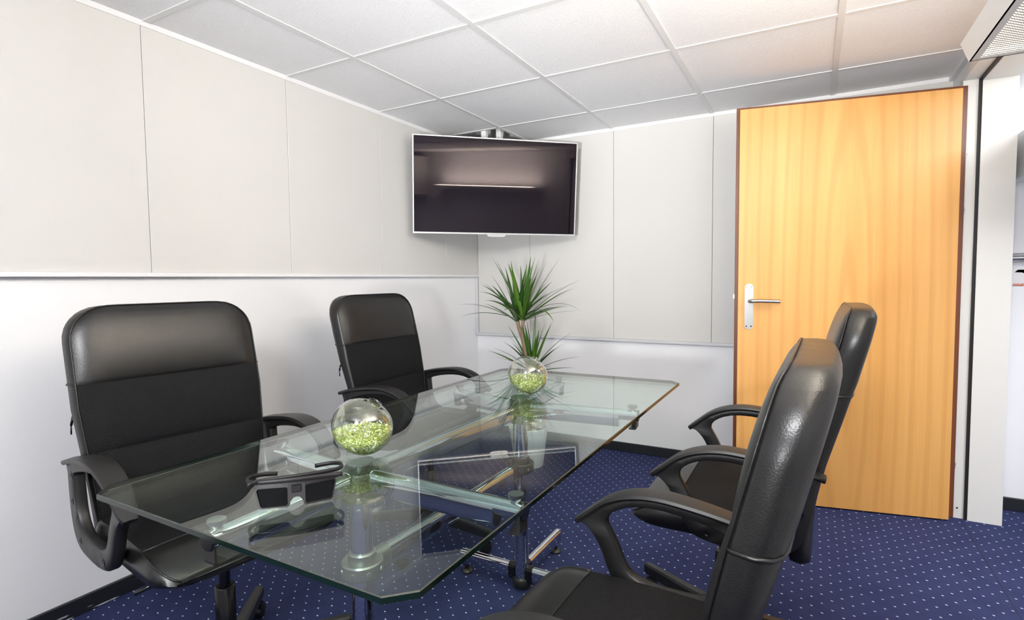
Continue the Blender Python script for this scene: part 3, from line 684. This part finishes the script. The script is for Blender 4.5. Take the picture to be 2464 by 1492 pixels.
# ================================================================== glass bowls with green chips
def make_bowl(loc, tilt_dir, lab, sc=1.0, seed=1):
    rnd = random.Random(seed)
    ctrl = [(0.0006, 0.0), (0.0022, 0.004), (0.005, 0.010), (0.012, 0.0155), (0.026, 0.020), (0.046, 0.031), (0.061, 0.048), (0.0695, 0.070), (0.068, 0.093), (0.058, 0.114), (0.042, 0.128), (0.026, 0.135), (0.016, 0.137), (0.0145, 0.140), (0.016, 0.143)]
    prof = [(p.x, p.y) for p in catmull([(a, b, 0) for a, b in ctrl], 3)]
    ang = math.radians(29); ax = Vector((tilt_dir[0]*math.sin(ang), tilt_dir[1]*math.sin(ang), math.cos(ang)))
    rot = Vector((0, 0, 1)).rotation_difference(ax)
    b = empty('glass_bowl', loc); tag(b, lab, 'bowl', 'blown glass bowls on the table')
    bm = NB(); lathe(bm, [(r*sc, h*sc) for r, h in prof], 40, ax, Vector((0, 0, 0)), True, False)
    zmin = min(v.co.z for v in bm.verts); ctr = sum((v.co for v in bm.verts), Vector())/len(bm.verts)
    off = Vector((-ctr.x, -ctr.y, -zmin+0.0005))
    for v in bm.verts: v.co += off
    obj('bowl_glass', bm, MAT['bowl_glass'], b, True)
    # filling: inner body cut at the level of the chips
    bm = NB(); lathe(bm, [(max(r*sc-0.0022, 0.0003), h*sc) for r, h in prof if h > 0.014], 36, ax, off, True, True)
    lev = 0.0595*sc
    g = bm.verts[:]+bm.edges[:]+bm.faces[:]
    r = bmesh.ops.bisect_plane(bm, geom=g, plane_co=(0, 0, lev), plane_no=(0.03, 0.02, 1), clear_outer=True)
    ed = [e for e in r['geom_cut'] if isinstance(e, bmesh.types.BMEdge)]
    bmesh.ops.contextual_create(bm, geom=ed)
    big = [f for f in bm.faces if len(f.verts) > 8]
    if big: bmesh.ops.triangulate(bm, faces=big)
    fill = obj('green_chip_filling', bm, MAT['glitter'], b); fill['kind'] = 'stuff'
    # loose chips over the surface of the filling and against the glass
    bm = NB(); n = 0
    inv = rot.inverted()
    def inside(p):
        q = inv @ (p-off); h = q.z/sc; rr = math.hypot(q.x, q.y)/sc
        for (r0, h0), (r1, h1) in zip(prof[:-1], prof[1:]):
            if h0 <= h <= h1 and h1 > h0: return rr < r0+(r1-r0)*(h-h0)/(h1-h0)-0.0034
        return False
    while n < 1100:
        p = Vector((rnd.uniform(-.07, .07), rnd.uniform(-.07, .07), rnd.uniform(0.004, lev+0.004)))*1.0
        if not inside(p): continue
        q = p+(p-(ctr+off)).normalized()*0.0045
        if p.z < lev-0.003 and inside(q): continue
        s_ = rnd.uniform(0.0011, 0.0027); R_ = Matrix.Rotation(rnd.uniform(0, 6.28), 3, Vector((rnd.uniform(-1, 1), rnd.uniform(-1, 1), rnd.uniform(-1, 1))).normalized())
        vs = [bm.verts.new(p+R_ @ Vector(c)*s_) for c in ((1, 1, 1), (-1, -1, 1), (-1, 1, -1), (1, -1, -1))]
        for f in ((0, 1, 2), (0, 3, 1), (0, 2, 3), (1, 3, 2)): bm.faces.new([vs[i] for i in f])
        n += 1
    ck = obj('loose_chips', bm, MAT['glitter'], b); ck['kind'] = 'stuff'
    return b
TOP = TZ+0.0003
make_bowl((1.310, -2.572, TOP), (0.875, 0.484), 'blown glass bowl of green chips on the table, nearer one behind the glasses', 1.05, 3)
make_bowl((1.347, -1.778, TOP), (0.875, 0.484), 'blown glass bowl of green chips on the far end of table before the plant', 1.06, 5)

# ================================================================== shutter glasses lying upside down on the table
gl = empty('shutter_glasses', (1.417, -2.848, TOP), math.atan2(0.77, 0.64)); gl.scale = (0.97, 0.97, 1.02); tag(gl, 'black 3D shutter glasses lying folded on the glass table', 'glasses')
# local: x along the frame (towards the right in the photo), -y towards the viewer, z up; front leans back
lean = math.radians(20)
def FP(x, h, d=0.0): return Vector((x, d+h*math.sin(lean), 0.0012+h*math.cos(lean)))
def rrect(x0, x1, h0, h1, r, slant=0.0):
    out = []
    for cx, cy, a0 in ((x1-r, h1-r, 0), (x0+r, h1-r, 90), (x0+r, h0+r, 180), (x1-r, h0+r, 270)):
        for k in range(5): a = math.radians(a0+22.5*k); out.append((cx+r*math.cos(a), cy+r*math.sin(a)))
    return out
for sg in (-1, 1):
    xs_ = (0.012, 0.074)
    A = rrect(xs_[0], xs_[1], 0.002, 0.0405, 0.007); B = rrect(xs_[0]+0.0035, xs_[1]-0.003, 0.0045, 0.0375, 0.005)
    A = [(sg*(x-(0.006 if h < 0.02 and x > 0.05 else 0)), h) for x, h in A]; B = [(sg*(x-(0.006 if h < 0.02 and x > 0.05 else 0)), h) for x, h in B]
    bm = NB()
    def wrap(x): return 0.012*(x/0.075)**2
    ring = [[bm.verts.new(FP(x, h, wrap(x)+d)) for (x, h), d in ((a, -0.003), (b_, -0.003), (b_, 0.003), (a, 0.003))] for a, b_ in zip(A, B)]
    for i in range(len(ring)):
        j = (i+1) % len(ring)
        for k in range(4): bm.faces.new((ring[i][k], ring[j][k], ring[j][(k+1) % 4], ring[i][(k+1) % 4]))
    bmesh.ops.recalc_face_normals(bm, faces=bm.faces[:]); obj('rim', bm, MAT['matt_black'], gl)
    bm = NB(); bm.faces.new([bm.verts.new(FP(x, h, wrap(x)+0.0005)) for x, h in B]); bm.faces.new([bm.verts.new(FP(x, h, wrap(x)+0.0015)) for x, h in reversed(B)])
    obj('lens', bm, MAT['tint_lens'], gl)
    # inner cheek between lens and nose bridge
bm = NB(); nose = [(-0.016, 0.004), (-0.011, 0.012), (-0.006, 0.018), (0, 0.0195), (0.006, 0.018), (0.011, 0.012), (0.016, 0.004)]; topn = [(-0.016, 0.041), (-0.011, 0.0415), (-0.006, 0.042), (0, 0.042), (0.006, 0.042), (0.011, 0.0415), (0.016, 0.041)]
lps = [[FP(x, h, -0.0045), FP(x2, h2, -0.0045), FP(x2, h2, 0.004), FP(x, h, 0.006)] for (x, h), (x2, h2) in zip(nose, topn)]
loft(bm, lps); bmesh.ops.recalc_face_normals(bm, faces=bm.faces[:]); obj('nose_bridge', bm, MAT['matt_black'], gl)
bm = NB(); box(bm, -0.0095, 0.0095, -0.003, 0.003, -0.007, 0.007, 0.0015, 1)
for v in bm.verts: v.co = FP(v.co.x, 0.034+v.co.z, v.co.y-0.0035)
obj('infrared_window', bm, MAT['black_gloss'], gl)
bm = NB(); lps = []
for k in range(13):
    x = -0.078+0.156*k/12; w_ = 0.012*(x/0.075)**2
    lps.append([FP(x, 0.0395, w_-0.004), FP(x, 0.0465, w_-0.004), FP(x, 0.0465, w_+0.005), FP(x, 0.0395, w_+0.005)])
loft(bm, lps); obj('brow_bar', bm, MAT['matt_black'], gl)
# folded temples lying over the brow, their ear hooks bent round at the ends
def temple(sg, h, d, name='temple'):
    P = [(0.079*sg, 0.020, 0.045), (0.083*sg, 0.010, h), (0.060*sg, -0.002+d, h+0.001), (0.0, -0.004+d, h+0.002), (-0.050*sg, 0.002+d, h+0.002), (-0.078*sg, 0.012+d, h+0.001), (-0.088*sg, 0.030+d, h), (-0.084*sg, 0.052+d, h-0.001), (-0.066*sg, 0.066+d, h-0.003), (-0.036*sg, 0.070+d, h-0.006)]
    bm = NB(); pts = catmull(P, 5); tube(bm, pts, [0.0028]*len(pts), 8, 1.5); return obj(name, bm, MAT['matt_black'], gl, True)
temple(1, 0.0475, 0.012); temple(-1, 0.0500, 0.022)

# ================================================================== television
tv = empty('television', (0.497, -0.53, 1.752)); tv.rotation_euler = (math.radians(-3.6), math.radians(0.7), math.radians(41.1))
tv.rotation_mode = 'XYZ'
# local: x to the right in the photo, -y towards the room, z up
yaw_ = math.radians(41.1); tl = math.radians(5.0); rl = math.radians(-0.6)
r_ = Vector((math.cos(yaw_), math.sin(yaw_), 0)); n_ = Vector((math.sin(yaw_), -math.cos(yaw_), 0)); u_ = Vector((0, 0, 1))*math.cos(tl)+n_*math.sin(tl)
ra = r_*math.cos(rl)+u_*math.sin(rl); ua = u_*math.cos(rl)-r_*math.sin(rl); yb = ua.cross(ra)
Mt = Matrix((ra, yb, ua)).transposed().to_4x4(); Mt.translation = Vector((0.497, -0.53, 1.752)); tv.matrix_world = Mt
tag(tv, 'flat screen television with silver bezel hung across the room corner', 'television')
tw, th = 1.052/2, 0.596/2
bbox('screen_panel', MAT['screen'], tv, -tw+0.009, tw-0.009, -0.0035, 0.0, -th+0.012, th-0.009)
bm = NB()
box(bm, -tw, -tw+0.008, -0.006, 0.03, -th, th, 0.001, 1); box(bm, tw-0.008, tw, -0.006, 0.03, -th, th, 0.001, 1)
box(bm, -tw+0.008, tw-0.008, -0.006, 0.03, th-0.008, th, 0.001, 1); box(bm, -tw+0.008, tw-0.008, -0.006, 0.03, -th, -th+0.011, 0.001, 1)
obj('bezel', bm, MAT['silver'], tv)
bm = NB(); box(bm, -tw+0.008, tw-0.008, 0.0005, 0.032, -th+0.011, th-0.008); box(bm, -0.36, 0.36, 0.032, 0.055, -0.22, 0.2, 0.008, 1); obj('back_cover', bm, MAT['tv_back'], tv)
bm = NB(); loft(bm, [[Vector((x, y, z)) for x, y in ((-w_, -0.004), (w_, -0.004), (w_*0.9, 0.02), (-w_*0.9, 0.02))] for z, w_ in ((-th+0.001, 0.062), (-th-0.010, 0.056), (-th-0.014, 0.036))]); bmesh.ops.recalc_face_normals(bm, faces=bm.faces[:]); obj('sensor_bump', bm, MAT['silver'], tv)
bm = NB(); box(bm, -0.10, 0.10, 0.055, 0.075, -0.12, 0.12, 0.004, 1); obj('mount_plate', bm, MAT['white_metal'], tv)
mt = empty('ceiling_bracket', (0.36, -0.36, 2.1)); tag(mt, 'white twin pole ceiling bracket above the television', 'bracket')
for px, py in ((0.325, -0.392), (0.398, -0.320)):
    bm = NB(); box(bm, px-0.018-0.36, px+0.018-0.36, py-0.018+0.36, py+0.018+0.36, -0.42, 0.449, 0.003, 1); obj('pole', bm, MAT['white_metal'], mt)
bm = NB(); tube(bm, [(-0.05, -0.04, -0.30), (0.05, 0.05, -0.30)], 0.014, 8); obj('crossbar', bm, MAT['white_metal'], mt)

# ================================================================== potted dracaena
pc_ = Vector((0.708, -0.533, 0)); pt = empty('potted_dracaena', pc_); tag(pt, 'tall dracaena with long narrow green leaves in a white pot behind the table', 'plant')
bm = NB(); RB = 60
lathe(bm, [(0.080, 0.002), (0.087, 0.0), (0.090, 0.006), (0.118, 0.222), (0.1235, 0.224), (0.1245, 0.246), (0.121, 0.249), (0.117, 0.247), (0.113, 0.205)], RB*2, cap0=True, rfun=lambda k: 1.0)
for v in bm.verts:
    r = math.hypot(v.co.x, v.co.y); a = math.atan2(v.co.y, v.co.x)
    k = int(round((a % (2*PI))/(2*PI)*RB*2))
    if v.co.z < 0.223 and r > 0.085: v.co.x *= 1-0.009*(k % 4 == 0); v.co.y *= 1-0.009*(k % 4 == 0)
obj('pot', bm, MAT['pot'], pt, True, 30)
bm = NB(); lps = []
for r, z in ((0.1125, 0.205), (0.08, 0.211), (0.04, 0.215), (0.004, 0.216)): lps.append([Vector((r*math.cos(2*PI*k/24), r*math.sin(2*PI*k/24), z+random.uniform(-.004, .004))) for k in range(24)])
loft(bm, lps, True, False, True); obj('soil', bm, MAT['soil'], pt, True)
stems = [[(0.03, 0.0, 0.2), (0.02, 0.0, 0.45), (-0.008, 0.0, 0.66), (-0.035, 0.0, 0.79), (-0.06, 0.0, 0.86), (-0.072, 0.0, 0.905)],
         [(-0.036, 0.0, 0.79), (-0.028, -0.012, 0.85), (-0.024, -0.016, 0.92)],
         [(-0.034, 0.0, 0.79), (-0.042, 0.012, 0.85), (-0.040, 0.02, 0.91)],
         [(-0.015, 0.03, 0.2), (0.0, 0.035, 0.42), (0.015, 0.03, 0.60)]]
for s_ in stems:
    bm = NB(); p = catmull(s_, 5); n = len(p); tube(bm, p, [(0.0155 if s_[0][2] < 0.5 else 0.011)*(1-0.25*k/(n-1)) for k in range(n)], 10); obj('stem', bm, MAT['bark'], pt, True)
def leaf_mesh(name, ln, droop, wmax):
    """blade along +x from the origin, arching over; V-folded and tapering to a thin point"""
    bm = NB(); NS = 12; rows = []; a = 0.0; x = z = 0.0
    for i in range(NS+1):
        t = i/NS; w_ = wmax*(0.55+0.45*min(1, t*4))*(1-t**2.2)*0.5+0.0004
        nx, nz = -math.sin(a), math.cos(a)
        rows.append([bm.verts.new((x+nx*0.25*w_, -w_, z+nz*0.25*w_)), bm.verts.new((x, 0, z)), bm.verts.new((x+nx*0.25*w_, w_, z+nz*0.25*w_))])
        x += ln/NS*math.cos(a); z += ln/NS*math.sin(a); a -= droop/NS*(0.4+1.2*t)
    for r0, r1 in zip(rows[:-1], rows[1:]):
        for k in (0, 1): bm.faces.new((r0[k], r1[k], r1[k+1], r0[k+1]))
    me = bpy.data.meshes.new(name); bm.to_mesh(me); bm.free(); me.materials.append(MAT['leaf']); me.polygons.foreach_set('use_smooth', [True]*len(me.polygons)); return me
LM = [leaf_mesh('leaf', 0.40, d, w_) for d, w_ in ((0.15, 0.025), (0.45, 0.028), (0.8, 0.027), (1.5, 0.025), (0.3, 0.022))]
def put_leaf(c, az, el, sc, mi, roll_=0):
    o = link(bpy.data.objects.new('leaf', LM[mi])); o.parent = pt
    o.matrix_local = Matrix.Translation(c) @ Matrix.Rotation(az, 4, 'Z') @ Matrix.Rotation(-el, 4, 'Y') @ Matrix.Rotation(roll_, 4, 'X') @ Matrix.Diagonal((sc, 1, sc, 1))
rnd = random.Random(21)
def crown(c, n, lo, hi, scl, ph):
    c = Vector(c)
    for k in range(n):
        az = ph+k*2.39996; u = (k+0.5)/n; el = math.radians(lo+(hi-lo)*u+rnd.uniform(-7, 7))
        mi = 0 if u > 0.7 else rnd.choice((1, 4, 0)) if u > 0.35 else rnd.choice((1, 2, 1, 4))
        put_leaf(c+Vector((0.006*math.cos(az), 0.006*math.sin(az), 0.035*(u-0.5))), az, el, scl*rnd.uniform(0.82, 1.12), mi, rnd.uniform(-.3, .3))
crown((-0.075, 0.0, 0.915), 19, 20, 84, 0.95, 0.3)
crown((-0.024, -0.016, 0.925), 19, 18, 82, 1.0, 1.1)
crown((-0.040, 0.02, 0.915), 11, 34, 86, 0.95, 2.2)
put_leaf(Vector((-0.015, -0.015, 0.93)), math.radians(10), math.radians(35), 0.98, 3)
put_leaf(Vector((-0.015, -0.02, 0.93)), math.radians(-32), math.radians(28), 0.9, 3)
crown((0.016, 0.03, 0.600), 26, 14, 82, 0.80, 0.7)

# ================================================================== wall luminaire, switch, cabinet on the right wall
lm = empty('wall_luminaire', (W, -2.52, 1.70)); tag(lm, 'long white wall uplight with perforated grille at the upper right corner', 'lamp')
y0, y1 = -0.775, 0.770
xo = -0.272
bm = NB()
loft(bm, [[Vector((x, y, z)) for x, z in ((xo, -0.004), (xo+0.004, -0.004), (xo-0.014, 0.042), (xo-0.018, 0.042))] for y in (y0, y1)]); bmesh.ops.recalc_face_normals(bm, faces=bm.faces[:])
box(bm, xo, -0.001, y1-0.004, y1, -0.004, 0.042); box(bm, xo, -0.001, y0, y0+0.004, -0.004, 0.042)
box(bm, xo, xo+0.018, y0, y1, -0.004, -0.001); box(bm, -0.012, -0.001, y0, y1, -0.004, 0.042); box(bm, xo+0.018, -0.012, y1-0.018, y1, -0.004, -0.001); box(bm, xo+0.018, -0.012, y0, y0+0.018, -0.004, -0.001)
obj('housing', bm, MAT['white_metal'], lm)
bbox('perforated_grille', MAT['grille'], lm, xo+0.018, -0.012, y0+0.018, y1-0.018, -0.0032, -0.0026)
bbox('diffuser', MAT['diffuser'], lm, xo+0.02, -0.012, y0+0.02, y1-0.02, 0.012, 0.016)
sw = tag(bbox('light_switch', MAT['white_metal'], None, W-0.012, W, -1.60, -1.52, 1.05, 1.13, 0.003, 1), 'square white light switch on the right wall by the doorway', 'switch')
bbox('rocker', MAT['paper'], sw, W-0.016, W-0.012, -1.585, -1.535, 1.065, 1.115, 0.002, 1)
cb = tag(bbox('wall_cabinet', MAT['white_metal'], None, W-0.32, W-0.001, -4.30, -3.55, 1.62, 2.10, 0.003, 1), 'white wall cabinet behind the photographer past the uplight', 'cabinet')
bbox('cabinet_door', MAT['white_metal'], cb, W-0.338, W-0.3205, -4.295, -3.93, 1.625, 2.095, 0.002, 1); bbox('cabinet_door', MAT['white_metal'], cb, W-0.338, W-0.3205, -3.92, -3.555, 1.625, 2.095, 0.002, 1)
